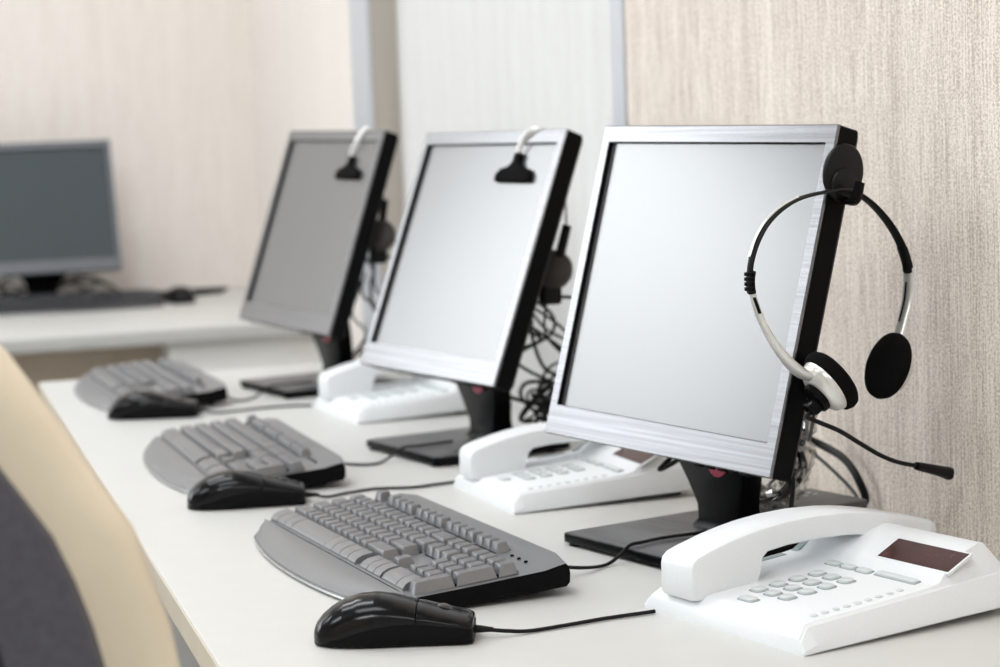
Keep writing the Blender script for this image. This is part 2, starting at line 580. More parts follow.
def make_keyboard(label, group):
    r = root('keyboard', (0, 0, 0), 0, label, 'keyboard', group)
    # deck profile along x: 0 is the seam with the palm rest, 0.155 the back edge
    def zt(x):
        return 0.019 + 0.0125 * x / 0.155
    half = KL / 2
    bm = bmesh.new()
    rings = []
    for k in range(13):
        y = -half + KL * k / 12
        ins = 0.0
        t = abs(y) / half
        if t > .93:
            ins = (t - .93) / .07
        xb = 0.155 - 0.006 * ins
        top = 0.0022 * ins * ins
        lift = 0.0
        prof = [(0.0, .0035), (0.05, .0035), (0.110, .0060), (xb - .004, .0085), (xb - .0005, .012), (xb, .020), (xb - .001, zt(xb) - .003 - top),
                (xb - .004, zt(xb) - top), (0.136, zt(.136) - .0006 - top), (0.125, zt(.125) - .0022 - top), (0.06, zt(.06) - .0022 - top), (0.004, zt(0) - .0012 - top), (0.0, zt(0) - .002 - top)]
        rings.append([Vector((x, y, z)) for x, z in prof])
    loft(bm, rings)
    for f in bm.faces:                                     # black rims and underside, graphite top
        f.material_index = 0
    bm.normal_update()
    bmesh.ops.recalc_face_normals(bm, faces=bm.faces)
    for f in bm.faces:
        f.material_index = 0 if f.normal.z > 0.55 else 1
    link('body', bm, [M['deck'], M['black']], r, angle=25)
    # palm rest: bowed front edge
    bm = bmesh.new()
    rings = []
    for k in range(25):
        y = -half + .001 + (KL - .002) * (.5 - .5 * math.cos(PI * k / 24))
        t = y / half
        dpt = 0.0135 + 0.0265 * (1 - abs(t) ** 2.2) - .010 * max(0, abs(t) - .95) / .05
        zs = zt(0) - .002
        rings.append([Vector((x, y, z)) for x, z in ((-.0012, .003), (-.0012, zs), (-.004, zs + .0004), (-dpt * .55, zs - .0022), (-dpt * .72, zs - .0045), (-dpt + .0035, .0095),
                                                     (-dpt, .0065), (-dpt, .0042), (-dpt + .002, .0030))])
    loft(bm, rings)
    p = link('palm_rest', bm, M['palm'], r, angle=40)
    bm = bmesh.new()
    rings = []
    for k in range(25):
        y = -half + .001 + (KL - .002) * (.5 - .5 * math.cos(PI * k / 24))
        t = y / half
        dpt = 0.0135 + 0.0265 * (1 - abs(t) ** 2.2) - .010 * max(0, abs(t) - .95) / .05
        rings.append([Vector((x, y, z)) for x, z in ((-dpt + .003, .0012), (-dpt + .0028, .0036), (-dpt - .0016, .0046), (-dpt - .0022, .0028), (-dpt - .001, .0014))])
    loft(bm, rings)
    o = link('edge_trim', bm, M['chrome_trim'], p, angle=40)
    o['label'] = 'bright trim line around the front edge'
    # keys ---------------------------------------------------------------
    cache = {}
    y_left = half - .0055                                  # user's left end is +y

    def key(col, row_x, wu, hu=1.0, curved=False, h=.0092):
        """col = left edge in key units from the left end; row_x = x of the key's centre."""
        sig = (round(wu, 2), round(hu, 2), curved)
        yc = y_left - (col + wu / 2) * U
        sl = math.atan(0.0125 / .155)
        loc = Vector((row_x, yc, zt(row_x) - .0024))
        if sig not in cache:
            bm = bmesh.new()
            g = .0006
            wy, wx = wu * U / 2 - g, hu * UX / 2 - g
            if curved:
                # long bottom-row key rolling over the front of the deck
                prof = [(-.0120, -.0010), (-.0116, .0026), (-.0085, .0058), (-.003, .0078), (wx - .0022, .0086), (wx - .0006, .0010), (wx - .0006, -.001)]
                rings = []
                for s, ins in ((-1, .0), (-.985, .0), (.985, .0), (1, .0)):
                    rings.append([Vector((x, s * wy, z - (0.0009 if abs(s) == 1 else 0))) for x, z in prof])
                loft(bm, rings)
            else:
                def q(ix0, ix1, iy, z, rad):
                    return [Vector((x + (ix1 - ix0) / 2 * -1 if False else x, y, z)) for x, y in
                            rrect(2 * wx - ix0 - ix1, 2 * wy - 2 * iy, rad, 2, (ix0 - ix1) / 2, 0)]
                loft(bm, [q(0, 0, 0, -.001, .0010), q(.0030, .0018, .0023, h - .0006, .0010), q(.0036, .0024, .0029, h, .0008)])
            o = link('key', bm, M['key'], r, angle=30 if curved else 22)
            o.location = loc
            o.rotation_euler = (0, -sl, 0)
            cache[sig] = o
        else:
            o = cache[sig].copy()
            COL.objects.link(o)
            o.location = loc
            o.rotation_euler = (0, -sl, 0)
        return o
    x0 = .0150                                             # bottom row
    rows = [x0 + i * UX for i in range(5)]
    xf = rows[4] + 1.42 * UX
    # bottom row, rolled over the front
    c = 0
    for wu in (1.25, 1.25, 1.25, 5.75, 1.25, 1.25, 1.25, 1.25):
        key(c, rows[0] - .001, wu, 1, True)
        c += wu
    for i in range(3):
        key(15.25 + i, rows[0] - .001, 1, 1, True)
    key(18.5, rows[0] - .001, 2, 1, True)
    key(20.5, rows[0] - .001, 1, 1, True)
    # shift row
    c = 0
    for wu in [2.25] + [1] * 10 + [2.75]:
        key(c, rows[1], wu)
        c += wu
    key(16.25, rows[1], 1)
    c = 0
    for wu in [1.75] + [1] * 11 + [2.25]:
        key(c, rows[2], wu)
        c += wu
    c = 0
    for wu in [1.5] + [1] * 12 + [1.5]:
        key(c, rows[3], wu)
        c += wu
    c = 0
    for wu in [1] * 13 + [2]:
        key(c, rows[4], wu)
        c += wu
    for i in range(3):
        key(15.25 + i, rows[3], 1)
        key(15.25 + i, rows[4], 1)
        for k in (1, 2, 3):
            key(18.5 + i, rows[k], 1)
        key(18.5 + i, rows[4], 1)
    key(21.5, (rows[0] + rows[1]) / 2, 1, 2)
    key(21.5, (rows[2] + rows[3]) / 2, 1, 2)
    key(21.5, rows[4], 1)
    # function row
    for cc in [0] + [2 + i for i in range(4)] + [6.5 + i for i in range(4)] + [11 + i for i in range(4)] + [15.25 + i for i in range(3)]:
        key(cc, xf, 1, .82)
    # black slabs under the key blocks: shade in the gaps, put in as colour
    for c0, c1, xa, xb_ in ((0, 15, rows[1], rows[4]), (15.25, 18.25, rows[3], rows[4]), (16.25, 17.25, rows[1], rows[1]), (18.5, 22.5, rows[1], rows[4]),
                            (0, 1, xf, xf), (2, 6, xf, xf), (6.5, 10.5, xf, xf), (11, 15, xf, xf), (15.25, 18.25, xf, xf)):
        xm_, hx = (xa + xb_) / 2, (xb_ - xa) / 2 + UX * (.41 if xa == xf else .49)
        ym_, hy = y_left - (c0 + c1) / 2 * U, (c1 - c0) * U / 2 - .0022
        bm = bmesh.new()
        box(bm, (-hx, -hy, -.004), (hx, hy, -.0014), 0, 1, Matrix.Translation((xm_, ym_, zt(xm_))) @ Matrix.Rotation(-math.atan(.0125 / .155), 4, 'Y'))
        link('key_gap_shade', bm, M['black'], r, smooth=False)
    # three indicator lamps and tilt feet
    for i in range(3):
        bm = bmesh.new()
        yy = y_left - (19.3 + i * .85) * U
        prism(bm, rrect(.0035, .0022, .0009, 2, xf + .0, yy), zt(xf) - .003, zt(xf) - .0005, .0003)
        link('indicator_lamp', bm, M['gloss_black'], r)
    for s in (-1, 1):
        bm = bmesh.new()
        box(bm, (.128, s * .165 - .011, 0.0), (.134, s * .165 + .011, .012), .0012, 2, Matrix.Translation((.131, 0, .0)) @ Matrix.Rotation(.0, 4, 'Y') @ Matrix.Translation((-.131, 0, 0)))
        link('tilt_foot', bm, M['matte_black'], r)
    return r


def kb_pose(BR, rz):
    """Back right top corner (world x, y) and heading -> root location."""
    c, s = math.cos(rz), math.sin(rz)
    lx, ly = .155, -KL / 2
    return (BR[0] - (c * lx - s * ly), BR[1] - (s * lx + c * ly), ZD)


KG = 'graphite keyboards on the long desk'
k1 = make_keyboard('nearest graphite keyboard, sharp, beside the nearest mouse', KG)
KP = [((.560, 1.777), 7.1), ((.4935, 2.410), 2.0), ((.477, 3.183), 2.6)]
k1.location = kb_pose(KP[0][0], math.radians(KP[0][1]))
k1.rotation_euler = (0, 0, math.radians(KP[0][1]))
k2 = dup_tree(k1, kb_pose(KP[1][0], math.radians(KP[1][1])), math.radians(KP[1][1]), 'graphite keyboard in front of the middle monitor')
k3 = dup_tree(k1, kb_pose(KP[2][0], math.radians(KP[2][1])), math.radians(KP[2][1]), 'blurred brownish keyboard in front of the farthest monitor of the row')
k4 = dup_tree(k1, (0.395, 4.985, ZD), PI / 2, 'dark keyboard below the switched off monitor by the far wall')
del k4['group']
dark_key = mat('black keyboard plastic', (0.020, 0.021, 0.026), 0.42, grain=0.1, scale=(500, 500, 500))
for c_ in k4.children:
    for sl_ in c_.material_slots:
        sl_.link = 'OBJECT'
        sl_.material = dark_key


Z0 = ZD + .0022


def cable_part(name, pts, r, m, parent, n=8, seg=8):
    bm = bmesh.new()
    tube(bm, pts, r, seg, n)
    return child_world(name, bm, m, parent)


cable_part('cord', [(.560, 1.845, ZD + .012), (.590, 1.853, ZD + .006), (.618, 1.872, Z0), (.634, 1.880, ZD + .0075), (.648, 1.888, ZD + .0150), (.664, 1.897, ZD + .0148), (.690, 1.908, ZD + .0148), (.735, 1.915, ZD + .0148)], .0017, M['cord'], k1)
cable_part('cord', [(.487, 2.590, ZD + .012), (.510, 2.578, Z0), (.534, 2.547, Z0), (.558, 2.548, Z0), (.577, 2.556, ZD + .010), (.592, 2.563, ZD + .0162), (.618, 2.575, ZD + .0152), (.66, 2.588, ZD + .0152)], .0017, M['cord'], k2)
cable_part('cord', [(.470, 3.24, ZD + .012), (.490, 3.225, Z0), (.518, 3.24, Z0), (.534, 3.248, ZD + .010), (.550, 3.257, ZD + .0162), (.575, 3.27, ZD + .0152), (.62, 3.29, ZD + .0152)], .0017, M['cord'], k3)
cable_part('cord', [(.30, 5.135, ZD + .012), (.30, 5.146, ZD + .0165), (.29, 5.22, ZD + .0150), (.28, 5.28, ZD + .0150)], .0017, M['cord'], k4)

# ---------------------------------------------------------------- mice (x towards the cord)
ML = 0.130


def make_mouse(label, group):
    r = root('mouse', (0, 0, 0), 0, label, 'mouse', group)
    # per station: x, half width at the base, height of the crown, height of the waist line
    st = [(-.0650, .004, .0095, .0065), (-.0645, .010, .0130, .0056), (-.0625, .0165, .0175, .0050), (-.058, .0218, .0228, .0052), (-.050, .0262, .0292, .0066), (-.040, .0290, .0348, .0094), (-.028, .0305, .0385, .0134), (-.014, .0305, .0396, .0168),
          (.000, .0295, .0378, .0188), (.014, .0282, .0340, .0190), (.028, .0275, .0300, .0180), (.042, .0270, .0262, .0163), (.054, .0264, .0232, .0148), (.0610, .0250, .0212, .0138), (.0640, .0225, .0196, .0130), (.0650, .0190, .0182, .0125)]

    def section(x, w, h, wz, n=19):
        """Closed outline: tucked-in base, pinched side, waist, domed crown."""
        tuck = .86 if x < -.05 else .92
        pts = [Vector((x, -w * tuck, .0012)), Vector((x, -w * (tuck + .05), .0028)), Vector((x, -w * .945, wz * .55 + .001)), Vector((x, -w * .985, wz))]
        for k in range(1, n):
            a = PI * k / n
            c, s = -math.cos(a), math.sin(a)
            pts.append(Vector((x, w * .985 * math.copysign(abs(c) ** .92, c), wz + (h - wz) * s ** .85)))
        pts += [Vector((x, w * .985, wz)), Vector((x, w * .945, wz * .55 + .001)), Vector((x, w * (tuck + .05), .0028)), Vector((x, w * tuck, .0012))]
        return pts
    def interp(x):
        for a, b in zip(st, st[1:]):
            if a[0] <= x <= b[0]:
                t = (x - a[0]) / (b[0] - a[0])
                return [a[i] + (b[i] - a[i]) * t for i in range(4)]
        return list(st[-1])
    # lower body with dull sides
    bm = bmesh.new()
    rings = []
    for s in st:
        x, w, h, wz = s
        sec = section(*s)
        low = [p for p in sec[:4]] + [Vector((x, -w * .80, wz + .0004)), Vector((x, 0, wz + .0006)), Vector((x, w * .80, wz + .0004))] + [p for p in sec[-4:]]
        rings.append(low)
    loft(bm, rings)
    body = link('body', bm, M['mouse_side'], r, angle=50)
    # palm shell and two buttons
    def cap(x0, x1, y_sign=None, name='shell', inset=0.0):
        bm = bmesh.new()
        xs = sorted({x0, x1} | {s[0] for s in st if x0 < s[0] < x1} | {x0 + (x1 - x0) * q / 10 for q in range(11)})
        rings = []
        for x in xs:
            sec = section(*interp(x))[3:-3]
            e = min(x - x0, x1 - x)
            dz = -.0006 if e < .0004 else 0
            if y_sign is not None:
                keep = [p for p in sec if p.y * y_sign > .0005]
                mid = [p for p in sec if abs(p.y) <= .0005]
                top = mid[0] if mid else max(sec, key=lambda p: p.z)
                edge = Vector((x, .0005 * y_sign, top.z))
                ring = (keep + [edge]) if y_sign < 0 else ([edge] + keep)
            else:
                ring = sec
            ring = [Vector((p.x, p.y, p.z + dz)) for p in ring]
            under = [Vector((p.x, p.y * .96, p.z - .0018)) for p in ring[::-1]]
            rings.append(ring + under)
        loft(bm, rings)
        return link(name, bm, M['mouse_top'], r, angle=50)
    cap(-.0650, .0195, None, 'palm_shell')
    cap(.0203, .0649, -1, 'button')
    cap(.0203, .0649, 1, 'button')
    bm = bmesh.new()
    lathe(bm, [(.004, -.0036), (.0078, -.0030), (.0086, -.0022), (.0086, .0022), (.0078, .0030), (.004, .0036)], frame_mx((.040, 0, .0205), (0, 1, 0)), 28)
    link('scroll_wheel', bm, M['wheel'], r)
    bm = bmesh.new()
    tube(bm, [(.063, 0, .008), (.070, 0, .0074), (.080, 0, .0068)], [.0035, .003, .0019], 10, 4)
    link('cord_sleeve', bm, M['cord'], r)
    return r


def mouse_pose(A, B):
    return ((A[0] + B[0]) / 2, (A[1] + B[1]) / 2, ZD), math.atan2(B[1] - A[1], B[0] - A[0])


MG = 'black mice on the long desk'
m1 = make_mouse('nearest black corded mouse, sharp, at the front of the picture', MG)
l, a = mouse_pose((.312, 1.706), (.438, 1.663))
m1.location, m1.rotation_euler = l, (0, 0, a)
l, a = mouse_pose((.298, 2.366), (.429, 2.342))
m2 = dup_tree(m1, l, a, 'black corded mouse at the corner of the middle keyboard')
l, a = mouse_pose((.290, 3.145), (.418, 3.106))
m3 = dup_tree(m1, l, a, 'blurred black mouse at the corner of the farthest keyboard of the row')
m4 = dup_tree(m1, (.648, 5.075, ZD), 1.75, 'dark mouse on the far desk to the right of the far keyboard')
del m4['group']
cable_part('cord', [(.447, 1.6602, ZD + .0066), (.462, 1.658, ZD + .0045), (.482, 1.6595, Z0), (.520, 1.667, Z0), (.552, 1.6745, Z0), (.585, 1.679, Z0), (.597, 1.681, Z0)], .0017, M['cord'], m1)
cable_part('cord', [(.438, 2.3403, ZD + .0066), (.452, 2.344, ZD + .003), (.478, 2.362, Z0), (.513, 2.373, Z0), (.552, 2.362, Z0), (.582, 2.368, Z0), (.607, 2.374, Z0)], .0017, M['cord'], m2)
cable_part('cord', [(.427, 3.103, ZD + .0066), (.445, 3.100, ZD + .003), (.480, 3.112, Z0), (.530, 3.122, Z0), (.583, 3.112, Z0)], .0017, M['cord'], m3)
cable_part('cord', [(.640, 5.15, ZD + .0066), (.637, 5.18, Z0 + .002), (.60, 5.24, Z0 + .002), (.70, 5.22, Z0 + .003), (.78, 5.27, Z0 + .002), (.66, 5.29, Z0 + .004), (.60, 5.33, Z0 + .002), (.72, 5.35, Z0 + .003), (.80, 5.33, Z0 + .003), (.68, 5.26, Z0 + .008), (.60, 5.29, Z0 + .006)], .0042, M['cord'], m4)

# ---------------------------------------------------------------- telephones (x towards the wall, y to the left of the user)
PV = 0.215


def make_phone(label, group):
    r = root('telephone', (0, 0, 0), 0, label, 'telephone', group)
    V = PV
    # wedge body, lofted along x; every ring is a cross-section in y-z
    st = [  # x, z bottom, z of the side's upper edge, z top of the deck or display panel, extra inset of the panel
        (.000, .000, .0060, .0080, 0), (.0015, .000, .0100, .0120, 0), (.012, .0006, .0192, .0205, 0), (.016, .0008, .0202, .0215, 0), (.080, .0028, .0245, .0258, 0), (.140, .0048, .0285, .0305, 0), (.152, .0052, .0294, .0325, .001),
        (.160, .0055, .0300, .0385, .004), (.188, .0063, .0318, .0520, .010), (.204, .0068, .0328, .0560, .012), (.212, .0070, .0332, .0550, .014), (.228, .0076, .0270, .0300, .006), (.230, .0078, .0110, .0120, 0)]
    bm = bmesh.new()
    rings = []
    for x, zb, zs, zt, ex in st:
        c = .003 if x < .001 else 0.0
        m_ = zb + min(.006, (zs - zb) * .4)
        q = .0115 if x > .005 else .006
        rings.append([Vector((x, c, zb + .0012)), Vector((x, .0015, zb)), Vector((x, V - .0015, zb)), Vector((x, V - c, zb + .0012)),
                      Vector((x, V - .001, m_)), Vector((x, V - q, zs - .0008)), Vector((x, V - q - .002, zs)), Vector((x, V - q - .0035 - ex, zt)),
                      Vector((x, q + .0035 + ex, zt)), Vector((x, q + .002, zs)), Vector((x, q, zs - .0008)), Vector((x, .001, m_))])
    loft(bm, rings)
    body = link('body', bm, M['phone'], r, angle=28)

    def ztop(x):
        for a, b in zip(st, st[1:]):
            if a[0] <= x <= b[0]:
                return a[3] + (b[3] - a[3]) * (x - a[0]) / (b[0] - a[0])
        return st[-1][3]

    def slope(x):
        return -math.atan((ztop(x + .004) - ztop(x - .004)) / .008)
    # seam line round the lower body
    bm = bmesh.new()
    box(bm, (.012, -.0002, .0072), (.222, .0006, .0078))
    bmesh.ops.transform(bm, matrix=Matrix.Rotation(-.031, 4, 'Y'), verts=bm.verts)
    # foot that props the phone up
    bm2 = bmesh.new()
    box(bm2, (.150, .018, 0), (.212, V - .018, .0078), .002)
    bm.free()
    link('foot', bm2, M['phone_foot'], r)
    # display in the raised panel
    def on_top(x, y, up=0.0):
        return Matrix.Translation((x, y, ztop(x) + up)) @ Matrix.Rotation(slope(x), 4, 'Y')
    bm = bmesh.new()
    box(bm, (-.0150, -.0445, -.002), (.0150, .0445, .0006), .0006, 2, on_top(.1735, .0590))
    rim = link('display_frame', bm, M['phone'], r)
    bm = bmesh.new()
    box(bm, (-.0132, -.0425, -.002), (.0132, .0425, .0010), .0002, 1, on_top(.1735, .0590))
    link('display', bm, M['phone_lcd'], rim, smooth=False)

    def button(x, y, sx, sy, with_gap_shade=True, h=.0022, mm='phone_key', name='button'):
        par = r
        bm = bmesh.new()
        if with_gap_shade:
            prism(bm, rrect(sx + .0028, sy + .0028, min(sx, sy) * .42, 4), -.001, .0003, 0, on_top(x, y))
            par = link(name + '_surround', bm, M['phone_gap_and_strip'], r)  # flat ring whose grey green colour imitates shading around the key
            bm = bmesh.new()
        prism(bm, rrect(sx, sy, min(sx, sy) * .4, 4), -.001, h, .0006, on_top(x, y))
        return link(name, bm, M[mm], par)
    # dial pad: five columns of three towards the wall, then wide keys, a row of small memory keys and a long bar
    for i in range(4):
        for j in range(3):
            button(.050 + i * .0205, .083 + j * .0185, .0115, .0125)
    button(.027, .104, .009, .018)
    for j in range(3):
        button(.1405, .094 + j * .0195, .0075, .0155)
    button(.1425, .056, .0070, .048)
    for i in range(9):
        button(.030 + i * .0112, .0255 + .0002 * i, .0062, .0060, False, .0012, 'phone_key', 'memory_key')
    # handset: arched grip between two blocks
    hy0, hy1 = .142, .188
    prof = [  # x, upper, lower outline of the handset
        (-.0010, .0440, .0200), (.0005, .0490, .0176), (.005, .0530, .0168), (.018, .0575, .0168), (.040, .0632, .0190), (.058, .0668, .0205), (.0655, .0680, .0215), (.0685, .0684, .0300), (.0715, .0690, .0430), (.078, .0698, .0482), (.100, .0718, .0508),
        (.130, .0726, .0514), (.160, .0712, .0506), (.178, .0692, .0490), (.186, .0680, .0450), (.190, .0674, .0380), (.200, .0656, .0365), (.225, .0604, .0360), (.248, .0548, .0360), (.260, .0510, .0362), (.2645, .0482, .0368), (.2660, .0430, .0385)]
    bm = bmesh.new()
    R = []
    e = .0042
    cxp, n = .13, len(prof)
    for y, d in ((hy0, e), (hy0 + e * .3, e * .3), (hy0 + e, 0), (hy1 - e, 0), (hy1 - e * .3, e * .3), (hy1, e)):
        ring_ = []
        for k, (x, zu, zl) in enumerate(prof):
            dx = d * .7 if k < 3 else (-d * .7 if k > n - 4 else 0)
            ring_.append(bm.verts.new((x + dx, y, zu - d * (1 if 2 < k < n - 3 else .5))))
        for k, (x, zu, zl) in reversed(list(enumerate(prof))):
            dx = d * .7 if k < 3 else (-d * .7 if k > n - 4 else 0)
            ring_.append(bm.verts.new((x + dx, y, zl + d * .35)))
        R.append(ring_)
    for a_, b_ in zip(R, R[1:]):
        for i in range(2 * n):
            j = (i + 1) % (2 * n)
            bm.faces.new((a_[i], a_[j], b_[j], b_[i]))
    for ring_ in (R[0], R[-1]):
        for i in range(n - 1):
            bm.faces.new((ring_[i], ring_[i + 1], ring_[2 * n - 2 - i], ring_[2 * n - 1 - i]))
    link('handset', bm, M['phone'], r, angle=38)
    for u_ in (.118, .162):
        bm = bmesh.new()
        box(bm, (-.018, -.0038, -.001), (.018, .0038, .0006), .0003, 1, on_top(u_, .2005 - .006))
        link('label_strip', bm, M['phone_gap_and_strip'], r)
    # cradle rest under the handset
    bm = bmesh.new()
    box(bm, (.192, hy0 - .002, .026), (.226, hy1 + .004, .0375), .003)
    link('cradle', bm, M['phone'], r)
    return r


PG = 'white desk telephones'
p1 = make_phone('nearest white desk telephone with its reddish display in view', PG)
p1.location, p1.rotation_euler = (.653, 1.500, ZD), (0, 0, math.radians(15.3))
dup_tree(p1, (.6139, 2.159, ZD), math.radians(3.6), 'white desk telephone partly behind the nearest monitor', scale=.945)
dup_tree(p1, (.605, 2.895, ZD), math.radians(5.0), 'blurred white desk telephone below the middle monitor', scale=1.0)

# ---------------------------------------------------------------- headset on the nearest monitor's hook
HP, HA, HN = Vector((.8089, 1.7441, 1.0824)), Vector((.911, .412, 0)), Vector((.412, -.911, 0))


def hp(a, z, n=0.0):
    return HP + HA * a + Vector((0, 0, z)) + HN * n


LB = [(-.0000, .0000), (-.0325, -.0006), (-.0608, -.0040), (-.0824, -.0110), (-.1015, -.0222), (-.1143, -.0361), (-.1221, -.0507), (-.1250, -.0622), (-.1243, -.0758)]
LS = [(-.1246, -.0740), (-.1199, -.0888), (-.1119, -.1056), (-.1001, -.1221), (-.0844, -.1391), (-.0659, -.1532), (-.0469, -.1605)]
RB = [(0.0, 0.0), (.0199, -.0066), (.0411, -.0200), (.0598, -.0372), (.0732, -.0551), (.0797, -.0700), (.0810, -.0765)]
RS = [(.0808, -.0745), (.0821, -.0855), (.0788, -.1034), (.0727, -.1191), (.0668, -.1322), (.0600, -.1450)]
hs = root('headset', tuple(HP), 0, 'black and silver headset hanging from the hook on the nearest monitor', 'headset')
bm = bmesh.new()
tube(bm, [hp(*q) for q in LB[::-1] + RB[1:]], .0016, 12, 6, flat=HN, r2=[.0034, .0034, .0036, .0045, .0052, .0056, .0056])
child_world('headband', bm, M['matte_black'], hs)
bm = bmesh.new()
tube(bm, [hp(a * 1.022, z * 1.0 + .0014, -.001) for a, z in LB[2:-2]], .0006, 8, 6, flat=HN, r2=.0016)
o = child_world('outer_wire', bm, M['band_white'], hs)
o['label'] = 'pale outer strip along the left of the headband'
bm = bmesh.new()
tube(bm, [hp(a, z) for a, z in [(-.1232, -.0615), (-.1247, -.0690), (-.1243, -.0775), (-.1234, -.0800)]], .0028, 12, 5, flat=HN, r2=.0046)
g = child_world('slider_grip', bm, M['matte_black'], hs)
for k in range(4):
    bm = bmesh.new()
    zz = -.0640 - k * .0042
    box(bm, (-.0012, -.0050, -.0016), (.0020, .0050, .0016), .0005, 2, frame_mx(hp(-.1262, zz), (0, 0, 1), HA))
    child_world('grip_rib', bm, M['black'], hs).name = 'grip_rib'
bm = bmesh.new()
tube(bm, [hp(a, z) for a, z in RB[-3:] + [(.0822, -.0790)]], .0026, 12, 5, flat=HN, r2=.0060)
child_world('slider_grip', bm, M['matte_black'], hs)
bm = bmesh.new()
tube(bm, [hp(a, z) for a, z in LS], [.0018, .0020, .0022, .0026, .0034, .0042, .0050], 14, 6, flat=HN, r2=[.0034, .0038, .0044, .005, .007, .010, .013])
child_world('arm', bm, M['band_silver'], hs)['label'] = 'curved silver arm of the left earpiece'
bm = bmesh.new()
tube(bm, [hp(a, z) for a, z in RS], [.0020, .0022, .0022, .0020, .0020], 14, 6, flat=HN, r2=[.0064, .0062, .0060, .0054, .005])
child_world('arm', bm, M['band_silver'], hs)['label'] = 'silver arm of the right earpiece'
bm = bmesh.new()
tube(bm, [hp(a - .0026, z, .0005) for a, z in [(.0800, -.0870), (.0775, -.1010), (.0735, -.1120), (.069, -.1215)]], .0006, 8, 5, flat=HN, r2=.0009)
child_world('slider_slot', bm, M['black'], hs)
bm = bmesh.new()
tube(bm, [hp(a - .0010, z, .0030) for a, z in [(-.1228, -.0840), (-.1202, -.0895), (-.1165, -.0975)]], .0012, 8, 5, flat=HN, r2=.0016)
child_world('slider_slot', bm, M['black'], hs)
# earpieces
def pad(c, ax, rad, th, m, name='ear_cushion', sx=1.0):
    bm = bmesh.new()
    lathe(bm, [(.0005, -th * .5), (rad * .80, -th * .5), (rad * .95, -th * .36), (rad, -th * .05), (rad * .97, th * .24), (rad * .86, th * .43), (rad * .6, th * .5), (rad * .25, th * .46), (.0005, th * .45)],
          frame_mx(c, ax), 48, 1.0, sx)
    return child_world(name, bm, m, hs)


axL = HA * math.cos(math.radians(36)) + Vector((0, 0, math.sin(math.radians(36)))) + HN * .30
axL.normalize()
cL = hp(-.0400, -.1665, .007)
pad(cL + axL * .006, axL, .0300, .0150, M['foam'])
bm = bmesh.new()
lathe(bm, [(.0005, -.0105), (.010, -.0105), (.018, -.0090), (.0235, -.0050), (.0255, .0005), (.0252, .0030), (.0005, .0030)], frame_mx(cL - axL * .002, axL), 44)
sh = child_world('ear_shell', bm, M['band_silver'], hs)
bm = bmesh.new()
lathe(bm, [(.0005, -.0030), (.0125, -.0030), (.0138, -.0018), (.0138, .0030), (.0005, .0030)], frame_mx(cL - axL * .0120 + Vector((0, 0, -.004)), axL), 30)
child_world('boom_pivot', bm, M['black'], hs)
bm = bmesh.new()
box(bm, (-.006, -.0085, -.007), (.006, .0085, .004), .0025, 3, frame_mx(cL - axL * .0155 + Vector((0, 0, -.0085)), axL))
child_world('boom_socket', bm, M['gloss_black'], hs)
axR = -HA * math.cos(math.radians(22)) + Vector((0, 0, math.sin(math.radians(22)))) - HN * .25
axR.normalize()
cR = hp(.0500, -.1600)
pad(cR, axR, .0310, .0130, M['foam'], sx=.93)
bm = bmesh.new()
lathe(bm, [(.0005, -.0085), (.014, -.0080), (.022, -.0055), (.0255, .0000), (.0255, .0020), (.0005, .0020)], frame_mx(cR - axR * .0065, axR), 44)
child_world('ear_shell', bm, M['band_silver'], hs)
b0 = cL - axL * .0160 + Vector((0, 0, -.013))
bm = bmesh.new()
tube(bm, [b0, hp(-.0580, -.1930), hp(-.0400, -.2010), hp(-.0158, -.2110), hp(.0120, -.2260), hp(.0374, -.2393), hp(.0620, -.2490), hp(.0900, -.2565)], .0021, 10, 8)
boom = child_world('microphone_boom', bm, M['matte_black'], hs)
bm = bmesh.new()
tube(bm, [hp(.0880, -.2560), hp(.0905, -.2567), hp(.1200, -.2650), hp(.1330, -.2690), hp(.1345, -.2694)], [.0028, .0040, .0050, .0062, .0060], 18, 6)
child_world('microphone_tip', bm, M['matte_black'], hs)
bm = bmesh.new()
tube(bm, [b0 + Vector((.003, .004, .002)), b0 + Vector((.008, .03, -.03)), Vector((.815, 1.86, .875)), Vector((.835, 1.92, .83)), Vector((.83, 1.97, .79)), Vector((.82, 2.02, .764)), Vector((.80, 2.05, .758))], .0016, 8, 8)
child_world('cord', bm, M['grey_cord'], hs)


